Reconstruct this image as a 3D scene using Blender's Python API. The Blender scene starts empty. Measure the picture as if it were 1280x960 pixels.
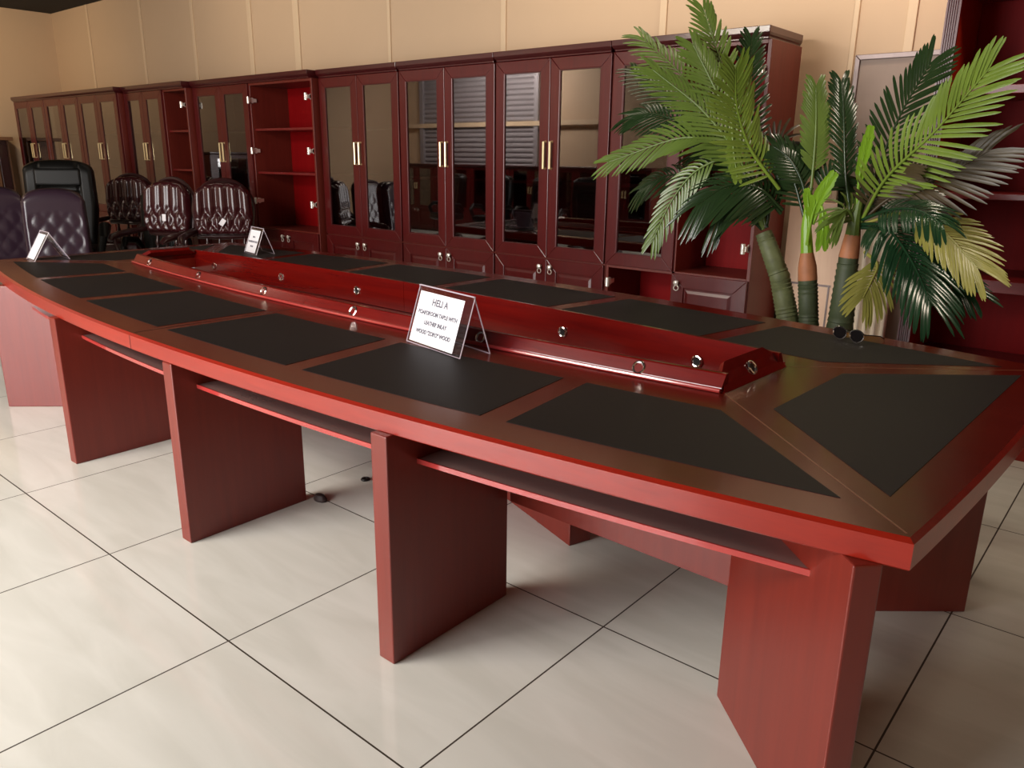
import bpy, bmesh, math, random
from mathutils import Vector, Matrix
random.seed(7)
sc = bpy.context.scene
COL = sc.collection
PI = math.pi

# ------------------------------------------------------------------ materials
def srgb(r, g, b):
    def f(c):
        c /= 255.0
        return c/12.92 if c <= .04045 else ((c+.055)/1.055)**2.4
    return (f(r), f(g), f(b), 1)

def newmat(name):
    m = bpy.data.materials.new(name); m.use_nodes = True
    nt = m.node_tree
    return m, nt, nt.nodes['Principled BSDF']

def plain(name, col, rough=.5, metal=0., spec=.5, coat=0., coat_rough=.1, noise=0., nscale=8., bump=0., bscale=60.):
    m, nt, b = newmat(name)
    b.inputs['Base Color'].default_value = col
    b.inputs['Roughness'].default_value = rough
    b.inputs['Metallic'].default_value = metal
    b.inputs['Specular IOR Level'].default_value = spec
    b.inputs['Coat Weight'].default_value = coat
    b.inputs['Coat Roughness'].default_value = coat_rough
    if noise or bump:
        tc = nt.nodes.new('ShaderNodeTexCoord')
    if noise:
        n = nt.nodes.new('ShaderNodeTexNoise'); n.inputs['Scale'].default_value = nscale; n.inputs['Detail'].default_value = 5
        nt.links.new(tc.outputs['Object'], n.inputs['Vector'])
        mx = nt.nodes.new('ShaderNodeMix'); mx.data_type = 'RGBA'
        mx.inputs[6].default_value = tuple(c*(1-noise) for c in col[:3])+(1,)
        mx.inputs[7].default_value = tuple(min(1, c*(1+noise)) for c in col[:3])+(1,)
        nt.links.new(n.outputs['Fac'], mx.inputs[0]); nt.links.new(mx.outputs[2], b.inputs['Base Color'])
    if bump:
        n2 = nt.nodes.new('ShaderNodeTexNoise'); n2.inputs['Scale'].default_value = bscale; n2.inputs['Detail'].default_value = 4
        nt.links.new(tc.outputs['Object'], n2.inputs['Vector'])
        bp = nt.nodes.new('ShaderNodeBump'); bp.inputs['Strength'].default_value = bump; bp.inputs['Distance'].default_value = .002
        nt.links.new(n2.outputs['Fac'], bp.inputs['Height']); nt.links.new(bp.outputs['Normal'], b.inputs['Normal'])
    return m

def wood(name, c1, c2, rough=.3, coat=.6, coat_rough=.12, axis='X', scale=1.0, spec=.5):
    """lacquered timber: grain stretched along one object axis"""
    m, nt, b = newmat(name)
    tc = nt.nodes.new('ShaderNodeTexCoord'); mp = nt.nodes.new('ShaderNodeMapping')
    s = {'X': (1.2, 22, 22), 'Y': (22, 1.2, 22), 'Z': (22, 22, 1.2)}[axis]
    mp.inputs['Scale'].default_value = tuple(v*scale for v in s)
    n = nt.nodes.new('ShaderNodeTexNoise'); n.inputs['Scale'].default_value = 1.6; n.inputs['Detail'].default_value = 8; n.inputs['Roughness'].default_value = .62
    n.inputs['Distortion'].default_value = .5
    cr = nt.nodes.new('ShaderNodeValToRGB')
    cr.color_ramp.elements[0].position = .3; cr.color_ramp.elements[0].color = c1
    cr.color_ramp.elements[1].position = .72; cr.color_ramp.elements[1].color = c2
    nt.links.new(tc.outputs['Object'], mp.inputs['Vector']); nt.links.new(mp.outputs['Vector'], n.inputs['Vector'])
    nt.links.new(n.outputs['Fac'], cr.inputs['Fac']); nt.links.new(cr.outputs['Color'], b.inputs['Base Color'])
    b.inputs['Roughness'].default_value = rough
    b.inputs['Specular IOR Level'].default_value = spec
    b.inputs['Coat Weight'].default_value = coat; b.inputs['Coat Roughness'].default_value = coat_rough
    return m

M = {}
M['table_wood'] = wood('table_mahogany', srgb(126, 21, 8), srgb(146, 30, 11), .32, .4, .14, 'X')
M['leg_wood'] = wood('leg_mahogany', srgb(102, 28, 18), srgb(114, 34, 22), .36, .18, .2, 'Z')
M['top_veneer'] = wood('top_veneer', srgb(76, 14, 7), srgb(90, 19, 9), .24, .12, .08, 'X', .8, .3)
M['trough_wood'] = wood('trough_mahogany', srgb(90, 8, 7), srgb(112, 15, 8), .22, .6, .1, 'X')
M['bead_wood'] = wood('bead_mahogany', srgb(150, 45, 45), srgb(175, 60, 55), .18, .9, .1, 'X')
M['leather'] = plain('inlay_leather', srgb(32, 28, 27), .55, 0, .14, noise=.18, nscale=3, bump=.25, bscale=420)
M['shelf_lam'] = plain('shelf_laminate', srgb(122, 98, 94), .22, 0, .5, coat=.5, coat_rough=.12, noise=.15, nscale=6)
M['line'] = plain('pale_inlay_line', srgb(120, 70, 45), .35)
M['dark_gap'] = plain('dark_joint', srgb(25, 6, 5), .6)
M['cab_wood'] = wood('cabinet_mahogany', srgb(72, 8, 10), srgb(84, 12, 12), .3, .22, .13, 'Z')
M['cab_in'] = wood('cabinet_inside_mahogany', srgb(118, 4, 8), srgb(128, 8, 10), .5, .0, .2, 'Z', 1.0, .12)
M['cornice_wood'] = wood('cornice_mahogany', srgb(58, 12, 15), srgb(70, 17, 19), .28, .5, .12, 'X')
M['side_wood'] = wood('cabinet_side_mahogany', srgb(90, 26, 17), srgb(104, 33, 22), .45, .08, .2, 'Z')
M['shelf_wood'] = wood('cabinet_shelf_mahogany', srgb(96, 14, 16), srgb(112, 22, 22), .35, .2, .12, 'X')
M['case_red'] = wood('bookcase_red_mahogany', srgb(128, 26, 12), srgb(142, 34, 15), .45, .0, .2, 'Z', 1.0, .2)
M['brass'] = plain('brass', srgb(240, 220, 170), .3, .55)
M['nickel'] = plain('nickel', srgb(235, 228, 218), .25, .6)
M['chrome'] = plain('chrome', srgb(235, 230, 228), .1, 1)
M['black'] = plain('black_plastic', srgb(14, 12, 12), .4)
M['knob'] = plain('dark_bronze', srgb(120, 100, 90), .22, 1)
M['blk_leather'] = plain('black_leather', srgb(14, 13, 12), .4, 0, .28, bump=.2, bscale=150)
M['ox_leather'] = plain('oxblood_leather', srgb(54, 16, 20), .26, 0, .5, coat=.2, coat_rough=.15, bump=.1, bscale=120)
M['pur_leather'] = plain('plum_leather', srgb(50, 34, 46), .28, 0, .5, coat=.25, coat_rough=.2, bump=.1, bscale=120)
M['pur_side'] = plain('brown_hide', srgb(50, 26, 26), .4, 0, .5)
M['dark_wood'] = plain('dark_stained_wood', srgb(42, 14, 14), .3, 0, .5, coat=.4)
M['brown_wood'] = wood('brown_timber', srgb(96, 62, 38), srgb(124, 84, 54), .45, .2, .2, 'Z')
M['paper'] = plain('white_paper', srgb(238, 234, 238), .6)
M['ink'] = plain('grey_ink', srgb(96, 94, 104), .7)
M['wallp'] = plain('cream_wall_paint', srgb(196, 168, 138), .6, 0, .3, noise=.05, nscale=1.3)
M['wallbat'] = plain('cream_batten', srgb(208, 182, 150), .5, 0, .3)
M['ceil'] = plain('dark_ceiling', srgb(18, 16, 14), .9)
M['shutter'] = plain('grey_shutter', srgb(150, 142, 144), .45, .2)
M['pale_board'] = wood('pale_pine', srgb(222, 184, 154), srgb(238, 204, 174), .5, .1, .2, 'Z', .5)
M['grey_board'] = plain('grey_board_face', srgb(150, 130, 116), .5, 0, .3, noise=.12, nscale=9)
M['grey_frame'] = plain('grey_board_frame', srgb(120, 104, 100), .35, .3, noise=.25, nscale=20)
M['ribbed'] = plain('white_ribbed_sheet', srgb(226, 214, 196), .45)
M['trunk_g'] = plain('green_trunk', srgb(92, 98, 62), .6, noise=.55, nscale=22, bump=.5, bscale=60)
M['trunk_d'] = plain('dark_green_trunk', srgb(64, 74, 48), .6, noise=.3, nscale=14, bump=.5, bscale=60)
M['sheath'] = plain('brown_leaf_sheath', srgb(168, 108, 72), .6, noise=.3, nscale=20)
M['pot'] = plain('dark_pot', srgb(40, 34, 30), .5)
M['soil'] = plain('dark_soil', srgb(34, 26, 20), .9, noise=.4, nscale=60)
M['rubber'] = plain('dark_rubber', srgb(50, 36, 34), .6)
def leafmat(name, c, rough=.32):
    m, nt, b = newmat(name)
    tc = nt.nodes.new('ShaderNodeTexCoord'); n = nt.nodes.new('ShaderNodeTexNoise'); n.inputs['Scale'].default_value = 7
    mx = nt.nodes.new('ShaderNodeMix'); mx.data_type = 'RGBA'
    mx.inputs[6].default_value = tuple(v*.7 for v in c[:3])+(1,); mx.inputs[7].default_value = tuple(min(1, v*1.3) for v in c[:3])+(1,)
    nt.links.new(tc.outputs['Object'], n.inputs['Vector']); nt.links.new(n.outputs['Fac'], mx.inputs[0]); nt.links.new(mx.outputs[2], b.inputs['Base Color'])
    b.inputs['Roughness'].default_value = rough; b.inputs['Specular IOR Level'].default_value = .5
    return m
M['leaf_mid'] = leafmat('leaf_mid_green', srgb(88, 108, 44))
M['leaf_bright'] = leafmat('leaf_bright_green', srgb(108, 130, 46))
M['leaf_dark'] = leafmat('leaf_dark_green', srgb(34, 52, 26), .22)
M['leaf_glossy'] = leafmat('leaf_glossy_green', srgb(26, 54, 32), .2)
M['leaf_olive'] = leafmat('leaf_olive', srgb(64, 52, 30), .42)
M['leaf_yellow'] = leafmat('leaf_yellow_green', srgb(140, 136, 66))
M['leaf_lime'] = leafmat('leaf_lime', srgb(118, 158, 38))

def glassmat(name, tint, refl_mul, base, rough=.02):
    """tinted pane: transparent body under a mirror-like surface whose strength follows the viewing angle"""
    m = bpy.data.materials.new(name); m.use_nodes = True; nt = m.node_tree
    nt.nodes.clear()
    out = nt.nodes.new('ShaderNodeOutputMaterial'); mix = nt.nodes.new('ShaderNodeMixShader')
    tr = nt.nodes.new('ShaderNodeBsdfTransparent'); tr.inputs[0].default_value = tint
    gl = nt.nodes.new('ShaderNodeBsdfGlossy'); gl.inputs['Roughness'].default_value = rough
    lf = nt.nodes.new('ShaderNodeLayerWeight'); lf.inputs['Blend'].default_value = .5
    lw = nt.nodes.new('ShaderNodeMath'); lw.operation = 'POWER'; lw.inputs[1].default_value = 3.5; nt.links.new(lf.outputs['Facing'], lw.inputs[0])
    ma = nt.nodes.new('ShaderNodeMath'); ma.operation = 'MULTIPLY_ADD'; ma.inputs[1].default_value = refl_mul; ma.inputs[2].default_value = base; ma.use_clamp = True
    nt.links.new(lw.outputs[0], ma.inputs[0]); nt.links.new(ma.outputs[0], mix.inputs[0])
    nt.links.new(tr.outputs[0], mix.inputs[1]); nt.links.new(gl.outputs[0], mix.inputs[2]); nt.links.new(mix.outputs[0], out.inputs[0])
    return m
M['glass'] = glassmat('tinted_cabinet_glass', (.5, .45, .45, 1), .6, .26)
M['acrylic'] = glassmat('clear_acrylic', (.93, .92, .95, 1), .5, .05)
M['acrylic_edge'] = plain('acrylic_edge', srgb(190, 176, 184), .25, 0, .6)
M['lens'] = plain('dark_lens', srgb(12, 8, 10), .08, 0, .6)

def floor_material():
    m, nt, b = newmat('polished_porcelain_tiles')
    L = nt.links
    tc = nt.nodes.new('ShaderNodeTexCoord'); sx = nt.nodes.new('ShaderNodeSeparateXYZ'); L.new(tc.outputs['Object'], sx.inputs[0])
    def mth(op, a, bb=None, c=None):
        n = nt.nodes.new('ShaderNodeMath'); n.operation = op
        for i, v in enumerate((a, bb, c)):
            if v is None: continue
            if isinstance(v, (int, float)): n.inputs[i].default_value = v
            else: L.new(v, n.inputs[i])
        return n.outputs[0]
    P = .8035
    def dist(sock, off):
        t = mth('DIVIDE', mth('SUBTRACT', sock, off), P)
        f = mth('SUBTRACT', t, mth('FLOOR', t))
        return mth('MULTIPLY', mth('MINIMUM', f, mth('SUBTRACT', 1., f)), P), mth('FLOOR', t)
    dx, ix = dist(sx.outputs[0], -.345); dy, iy = dist(sx.outputs[1], 1.0115)
    d = mth('MINIMUM', dx, dy)
    grout = mth('LESS_THAN', d, .0026)
    # per-tile streaky veining
    cmb = nt.nodes.new('ShaderNodeCombineXYZ'); L.new(ix, cmb.inputs[0]); L.new(iy, cmb.inputs[1])
    wn = nt.nodes.new('ShaderNodeTexWhiteNoise'); wn.noise_dimensions = '2D'; L.new(cmb.outputs[0], wn.inputs['Vector'])
    mp = nt.nodes.new('ShaderNodeMapping'); mp.inputs['Scale'].default_value = (1.1, 5.5, 1); mp.inputs['Rotation'].default_value = (0, 0, math.radians(12))
    ad = nt.nodes.new('ShaderNodeVectorMath'); ad.operation = 'ADD'
    L.new(tc.outputs['Object'], ad.inputs[0]); L.new(wn.outputs['Color'], ad.inputs[1]); L.new(ad.outputs[0], mp.inputs['Vector'])
    n = nt.nodes.new('ShaderNodeTexNoise'); n.inputs['Scale'].default_value = 1.5; n.inputs['Detail'].default_value = 6; n.inputs['Distortion'].default_value = .8
    L.new(mp.outputs[0], n.inputs['Vector'])
    cr = nt.nodes.new('ShaderNodeValToRGB')
    cr.color_ramp.elements[0].position = .35; cr.color_ramp.elements[0].color = srgb(206, 203, 193)
    cr.color_ramp.elements[1].position = .65; cr.color_ramp.elements[1].color = srgb(217, 214, 205)
    L.new(n.outputs['Fac'], cr.inputs['Fac'])
    mx = nt.nodes.new('ShaderNodeMix'); mx.data_type = 'RGBA'
    L.new(grout, mx.inputs[0]); L.new(cr.outputs['Color'], mx.inputs[6]); mx.inputs[7].default_value = srgb(58, 48, 38)
    L.new(mx.outputs[2], b.inputs['Base Color'])
    rg = mth('MULTIPLY_ADD', grout, .5, .1); L.new(rg, b.inputs['Roughness'])
    b.inputs['Specular IOR Level'].default_value = .5
    return m
M['floor'] = floor_material()

# ------------------------------------------------------------------ mesh helpers
class MB:
    def __init__(s): s.v = []; s.f = []; s.mi = []
    def add(s, vs, fs, mi=0):
        o = len(s.v); s.v += [tuple(p) for p in vs]
        for f in fs: s.f.append(tuple(i+o for i in f)); s.mi.append(mi)
        return s
    def box(s, x0, x1, y0, y1, z0, z1, mi=0):
        return s.add([(x0,y0,z0),(x1,y0,z0),(x1,y1,z0),(x0,y1,z0),(x0,y0,z1),(x1,y0,z1),(x1,y1,z1),(x0,y1,z1)],
                     [(0,3,2,1),(4,5,6,7),(0,1,5,4),(1,2,6,5),(2,3,7,6),(3,0,4,7)], mi)
    def prism(s, poly, z0, z1, mi=0):
        """polygon (x,y) counter-clockwise extruded in z"""
        n = len(poly)
        vs = [(x,y,z0) for x,y in poly]+[(x,y,z1) for x,y in poly]
        fs = [tuple(range(n-1,-1,-1)), tuple(range(n,2*n))]+[(i,(i+1)%n,n+(i+1)%n,n+i) for i in range(n)]
        return s.add(vs, fs, mi)
    def loft(s, rings, closed=True, caps=True, mi=0):
        n = len(rings[0]); vs = [p for r in rings for p in r]; fs = []
        for k in range(len(rings)-1):
            for i in range(n if closed else n-1):
                j = (i+1) % n
                fs.append((k*n+i, k*n+j, (k+1)*n+j, (k+1)*n+i))
        if caps:
            fs.append(tuple(range(n-1,-1,-1))); fs.append(tuple((len(rings)-1)*n+i for i in range(n)))
        return s.add(vs, fs, mi)
    def tube(s, pts, rad, n=10, mi=0):
        pts = [Vector(p) for p in pts]; rings = []
        if not isinstance(rad, (list, tuple)): rad = [rad]*len(pts)
        ref = None
        for i, p in enumerate(pts):
            t = (pts[min(i+1, len(pts)-1)]-pts[max(i-1, 0)]).normalized()
            if ref is None:
                ref = t.orthogonal().normalized()
            ref = (ref - t*ref.dot(t)).normalized(); bi = t.cross(ref)
            rings.append([p+(ref*math.cos(2*PI*k/n)+bi*math.sin(2*PI*k/n))*rad[i] for k in range(n)])
        return s.loft(rings, mi=mi)
    def lathe(s, prof, c=(0,0,0), n=20, mi=0):
        return s.loft([[(c[0]+r*math.cos(2*PI*k/n), c[1]+r*math.sin(2*PI*k/n), c[2]+z) for k in range(n)] for r, z in prof], mi=mi)
    def torus(s, c, nrm, R, r, n=24, m=8, mi=0):
        nrm = Vector(nrm).normalized(); a = nrm.orthogonal().normalized(); b = nrm.cross(a); c = Vector(c)
        vs = []; fs = []
        for i in range(n):
            d = a*math.cos(2*PI*i/n)+b*math.sin(2*PI*i/n)
            for j in range(m):
                vs.append(c+d*(R+r*math.cos(2*PI*j/m))+nrm*(r*math.sin(2*PI*j/m)))
        for i in range(n):
            for j in range(m):
                fs.append((i*m+j, ((i+1)%n)*m+j, ((i+1)%n)*m+(j+1)%m, i*m+(j+1)%m))
        return s.add(vs, fs, mi)
    def disc(s, c, nrm, R, th=.002, n=20, mi=0):
        nrm = Vector(nrm).normalized(); c = Vector(c)
        return s.tube([c, c+nrm*th], R, n, mi)
    def build(s, name, mats, parent=None, bevel=0, smooth=False, seg=2, subsurf=0, angle=35):
        me = bpy.data.meshes.new(name); me.from_pydata(s.v, [], s.f)
        if not isinstance(mats, (list, tuple)): mats = [mats]
        for m in mats: me.materials.append(m)
        me.polygons.foreach_set('material_index', s.mi)
        bm = bmesh.new(); bm.from_mesh(me); bmesh.ops.recalc_face_normals(bm, faces=bm.faces); bm.to_mesh(me); bm.free()
        if smooth:
            me.polygons.foreach_set('use_smooth', [True]*len(me.polygons))
            if angle < 180: me.set_sharp_from_angle(angle=math.radians(angle))
        me.update()
        o = bpy.data.objects.new(name, me); COL.objects.link(o)
        if parent is not None: o.parent = parent
        if bevel:
            b = o.modifiers.new('Bevel', 'BEVEL'); b.width = bevel; b.segments = seg; b.limit_method = 'ANGLE'; b.angle_limit = math.radians(30)
            b.harden_normals = False
        if subsurf:
            q = o.modifiers.new('Subsurf', 'SUBSURF'); q.levels = subsurf; q.render_levels = subsurf
        return o

def tag(o, label=None, cat=None, group=None, kind=None):
    if label: o['label'] = label
    if cat: o['category'] = cat
    if group: o['group'] = group
    if kind: o['kind'] = kind
    return o
def empty(name, loc, rz=0, **k):
    o = bpy.data.objects.new(name, None); COL.objects.link(o); o.location = loc; o.rotation_euler = (0,0,rz); o.empty_display_size = .1
    return tag(o, **k)
def struct(o): o['kind'] = 'structure'; return o
def copy_tree(o, parent=None):
    c = o.copy(); COL.objects.link(c)
    if parent is not None: c.parent = parent
    for ch in list(o.children): copy_tree(ch, c)
    return c

# ------------------------------------------------------------------ the room
YW, XL, XR, YF, ZC = 4.92, -12.66, 3.2, -2.6, 3.25
struct(MB().box(XL-.3, XR+.3, YF-.3, YW+.3, -.1, 0).build('floor', M['floor']))
struct(MB().box(XL-.15, XR+.15, YW, YW+.15, 0, ZC).build('wall_back', M['wallp']))
struct(MB().box(XL-.15, XL, YF, YW, 0, ZC).build('wall_left', M['wallp']))
struct(MB().box(XR, XR+.15, YF, YW, 0, ZC).build('wall_right', M['wallp']))
struct(MB().box(XL-.15, -6.2, YF-.15, YF, 0, ZC).box(-1.4, XR+.15, YF-.15, YF, 0, ZC).box(-4.9, -1.4, YF-.15, YF, 2.5, ZC).box(-6.2, -4.9, YF-.15, YF, 0, ZC).build('wall_front', M['wallp']))  # opening between the pieces is invented, made to hold the front fill light
struct(MB().box(XL-.15, XR+.15, YF-.15, YW+.15, ZC, ZC+.1).build('ceiling', M['ceil']))
for i, (x, w) in enumerate([(-11.5,.05),(-10.05,.05),(-8.85,.05),(-7.72,.07),(-6.92,.09),(-5.58,.035),(-4.27,.05),(-2.88,.05),(-1.64,.03),(-1.345,.05)]):
    struct(MB().box(x-w/2, x+w/2, YW-.014, YW, 0, ZC-.002).build('trim_%d' % (i+1), M['wallbat'], bevel=.004))
for i, y in enumerate((3.6, 2.35)):
    struct(MB().box(XL, XL+.014, y-.03, y+.03, 0, ZC-.002).build('trim_%d' % (i+11), M['wallbat'], bevel=.004))
# roller shutter and rail on the wall behind the camera (seen mirrored in the cabinet glass)
sh = MB()
for k in range(34):
    z0 = .02+k*.09
    sh.loft([[(-11.9, YF+.03, z0), (-11.9, YF+.055, z0+.03), (-11.9, YF+.055, z0+.06), (-11.9, YF+.03, z0+.088)],
             [(-9.1, YF+.03, z0), (-9.1, YF+.055, z0+.03), (-9.1, YF+.055, z0+.06), (-9.1, YF+.03, z0+.088)]])
sh.box(-12.0, -11.9, YF, YF+.09, 0, 3.12); sh.box(-9.1, -9.0, YF, YF+.09, 0, 3.12); sh.box(-11.9, -9.1, YF, YF+.03, 0, 3.1)
struct(sh.build('door_1', M['shutter']))
struct(MB().box(XL, -6.3, YF+.06, YF+.10, 1.93, 2.01).build('trim_13', M['wallbat'], bevel=.004))

# ------------------------------------------------------------------ conference table
TH = -.033
TO = Vector((-2.9, 2.32, 0))
table = empty('conference_table', TO, TH, label='long boat-shaped mahogany conference table with black leather panels and raised centre trough', cat='conference table')
cT, sT = math.cos(TH), math.sin(TH)
def w2t(x, y):
    dx, dy = x-TO.x, y-TO.y
    return (dx*cT+dy*sT, -dx*sT+dy*cT)
HL, ZT, ZB = 2.665, .752, .69
def wid(u): return 1.0625-.036*u*u
def end_u(v): return HL+.022*(1-(v/.81)**2)
def base_v(u): return .311-.025*u*u
UT = 1.985
NS, NE = 56, 16
def outer_loop(ins=0.):
    P = []
    for i in range(NS+1):
        u = -HL+2*HL*i/NS; P.append((max(-HL+ins, min(HL-ins, u)), -(wid(u)-ins)))
    for i in range(1, NE):
        v = -wid(HL)+2*wid(HL)*i/NE; P.append((end_u(v)-ins, v*(1-ins/.8)))
    for i in range(NS+1):
        u = HL-2*HL*i/NS; P.append((max(-HL+ins, min(HL-ins, u)), wid(u)-ins))
    for i in range(1, NE):
        v = wid(HL)-2*wid(HL)*i/NE; P.append((-end_u(v)+ins, v*(1-ins/.8)))
    return P
def inner_loop(off=0.):
    P = []; b = base_v(UT)
    for i in range(NS+1):
        u = -UT+2*UT*i/NS; P.append((u*(1-off/UT), -(base_v(u)-off)))
    for i in range(1, NE):
        P.append((UT-off, (-b+2*b*i/NE)*(1-off/b)))
    for i in range(NS+1):
        u = UT-2*UT*i/NS; P.append((u*(1-off/UT), base_v(u)-off))
    for i in range(1, NE):
        P.append((-UT+off, (b-2*b*i/NE)*(1-off/b)))
    return P
# table top: veneer face, chamfered rim, fascia, underside, well walls
o0, o1, inn = outer_loop(0), outer_loop(.011), inner_loop(.02)
tt = MB()
tt.loft([[(x,y,ZT) for x,y in inn], [(x,y,ZT) for x,y in o1]], caps=False, mi=0)
tt.loft([[(x,y,ZT) for x,y in o1], [(x,y,ZT-.007) for x,y in o0], [(x,y,ZB+.004) for x,y in o0], [(x,y,ZB) for x,y in outer_loop(.004)]], caps=False, mi=1)
tt.loft([[(x,y,ZB) for x,y in outer_loop(.004)], [(x,y,ZB) for x,y in inn]], caps=False, mi=1)
tt.loft([[(x,y,ZB) for x,y in inn], [(x,y,ZT) for x,y in inn]], caps=False, mi=1)
tt.build('tabletop', [M['top_veneer'], M['table_wood']], table, smooth=True, angle=25)
# leather inlays: five along each side, one at each end
strips = [(-1.66,-1.59),(-.86,-.79),(0,0),(.86,.79),(1.66,1.59)]
HW = .042
def vout(u): return wid(u)-.125
def vin(u): return base_v(u)+.155
def inlay(poly):
    MB().prism(poly, ZT-.006, ZT+.0012).build('leather_inlay', M['leather'], table)
def side_panel(ua_o, ua_i, ub_o, ub_i, sgn):
    n = 12
    lo = [(ua_o+(ub_o-ua_o)*i/n) for i in range(n+1)]; hi = [(ub_i+(ua_i-ub_i)*i/n) for i in range(n+1)]
    poly = [(u, -vout(u)) for u in lo]+[(u, -vin(u)) for u in hi]
    if sgn > 0: poly = [(u, -v) for u, v in reversed(poly)]
    inlay(poly)
for sgn in (-1, 1):
    for a, b in zip(strips[:-1], strips[1:]):
        side_panel(a[0]+HW, a[1]+HW, b[0]-HW, b[1]-HW, sgn)
    side_panel(strips[-1][0]+HW, strips[-1][1]+HW, 2.50, 2.05, sgn)
    side_panel(-2.50, -2.05, strips[0][0]-HW, strips[0][1]-HW, sgn)
for s in (-1, 1):
    n = 8
    poly = [(2.15, -.25)]+[(HL-.095, v) for v in [-.635+1.27*i/n for i in range(n+1)]]+[(2.15, .25)]
    if s < 0: poly = [(-u, v) for u, v in reversed(poly)]
    inlay(poly)
# mitre and joint lines
for su in (-1, 1):
    for sv in (-1, 1):
        a = Vector((su*(UT+.004), sv*(base_v(UT)+.004))); b = Vector((su*(HL-.02), sv*(wid(HL)-.022)))
        d = (b-a).normalized(); nn = Vector((-d.y, d.x))*.0022
        MB().add([(*(a-nn),ZT+.0004),(*(b-nn),ZT+.0004),(*(b+nn),ZT+.0004),(*(a+nn),ZT+.0004)], [(0,1,2,3)]).build('mitre_line', M['line'], table)
for sv in (-1, 1):
    MB().box(-.0022, .0022, *sorted((sv*(base_v(0)+.004), sv*(wid(0)-.016))), ZT-.001, ZT+.0005).build('joint_line', M['dark_gap'], table)
    MB().box(-.0016, .0016, *sorted((sv*(wid(0)-.01), sv*(wid(0)+.0006))), ZB+.002, ZT-.007).build('joint_line', M['dark_gap'], table)
# cable trough: six boards around a sunken well, each with chrome grommets
trough = MB().prism(inner_loop(.03), .642, .652).build('trough_floor', M['trough_wood'], table)
def side_board(u0, u1, s):
    n = 20; rings = []
    for i in range(n+1):
        u = u0+(u1-u0)*i/n; b = base_v(u)
        sec = [(0,ZT+.0005),(.004,ZT+.014),(.025,.80),(.029,.803),(.043,.803),(.043,.655),(.022,.655),(.022,ZT+.0005)]
        ue = u
        rings.append([(ue, s*(b-d), z) for d, z in sec])
    return MB().loft(rings).build('trough_board', M['trough_wood'], table)
def bead(u0, u1, s):
    n = 20
    return [(u0+(u1-u0)*i/n, s*(base_v(u0+(u1-u0)*i/n)+.004), ZT+.007) for i in range(n+1)]
def grommet(c, nrm, parent):
    nrm = Vector(nrm).normalized(); c = Vector(c)
    g = MB(); g.torus(c+nrm*.002, nrm, .0185, .0052, mi=0); g.disc(c+nrm*.0004, nrm, .0165, .0012, mi=1)
    g.build('grommet', [M['chrome'], M['black']], parent, smooth=True)
for s in (-1, 1):
    for (u0, u1, gs) in ((-UT+.012, -.001, (-1.72,-1.03,-.345)), (.001, UT-.012, (.345,1.06,1.70))):
        bd = side_board(u0, u1, s)
        be = MB().tube(bead(u0, u1, s), .0068, 8).build('bead', M['bead_wood'], bd, smooth=True)
        for u in gs:
            slope = -.05*u*s  # outline tangent
            b = base_v(u)
            tnx, tny = 1, s*(-.05*u)
            nx, ny = -tny*s, s*1.0
            if s < 0:   # outside of the near board
                grommet((u, s*(b-.016), .778), (nx, ny, .45), bd)
            else:       # inside of the far board
                grommet((u-.03, s*(b-.043), .715), (-nx, -ny, 0), bd)
for e in (-1, 1):
    b = base_v(UT)
    sec_o = [(UT,b,ZT+.0005),(UT-.014,b-.018,ZT+.022),(UT-.032,b-.034,.796),(UT-.052,b-.085,.824)]
    vs = []
    for u, v, z in sec_o: vs += [(e*u,-v,z),(e*u,v,z)]
    for u, v, z in [(UT-.022,b-.012,ZT+.0005),(UT-.03,b-.03,ZT+.02),(UT-.050,b-.045,.784),(UT-.066,b-.09,.81)]: vs += [(e*u,-v,z),(e*u,v,z)]
    fs = []
    for k in range(3):
        fs.append((2*k,2*k+1,2*k+3,2*k+2)); fs.append((8+2*k,8+2*k+2,8+2*k+3,8+2*k+1))
        fs.append((2*k,2*k+2,8+2*k+2,8+2*k)); fs.append((2*k+1,8+2*k+1,8+2*k+3,2*k+3))
    fs += [(0,8,9,1),(6,7,15,14)]
    eb = MB().add(vs, fs).build('trough_board', M['trough_wood'], table)
    grommet((e*(UT-.0225), .0, .785), (e*.86, 0, .5), eb)
# legs
def leg_w(name, pts, z0=0., z1=ZB+.002, mat='leg_wood', bevel=.004):
    MB().prism([w2t(*p) for p in pts], z0, z1).build(name, M[mat], table, bevel=bevel)
for (x, y0, y1) in ((-3.803,1.288,1.80),(-2.676,1.247,1.762),(-1.557,1.26,1.755)):
    leg_w('leg', [(x,y0),(x+.064,y0),(x+.064,y1),(x,y1)])
    leg_w('leg', [(x,2.86),(x+.064,2.86),(x+.064,3.34 if x < -2 else 3.3),(x,3.34 if x < -2 else 3.3)])
def diag(a, b, side, th=.058):
    a = Vector(a); b = Vector(b); d = (b-a).normalized(); n = Vector((-d.y, d.x))*side*th
    pts = [a, b, b+n, a+n]
    if side < 0: pts = pts[::-1]
    leg_w('leg', [tuple(p) for p in pts])
diag((-.735,1.747), (-.345,1.379), 1)
diag((-.74,2.29), (-.313,2.658), 1)
diag((-4.62,1.76), (-4.97,1.435), 1)
diag((-4.99,3.02), (-4.62,2.69), -1)
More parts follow.
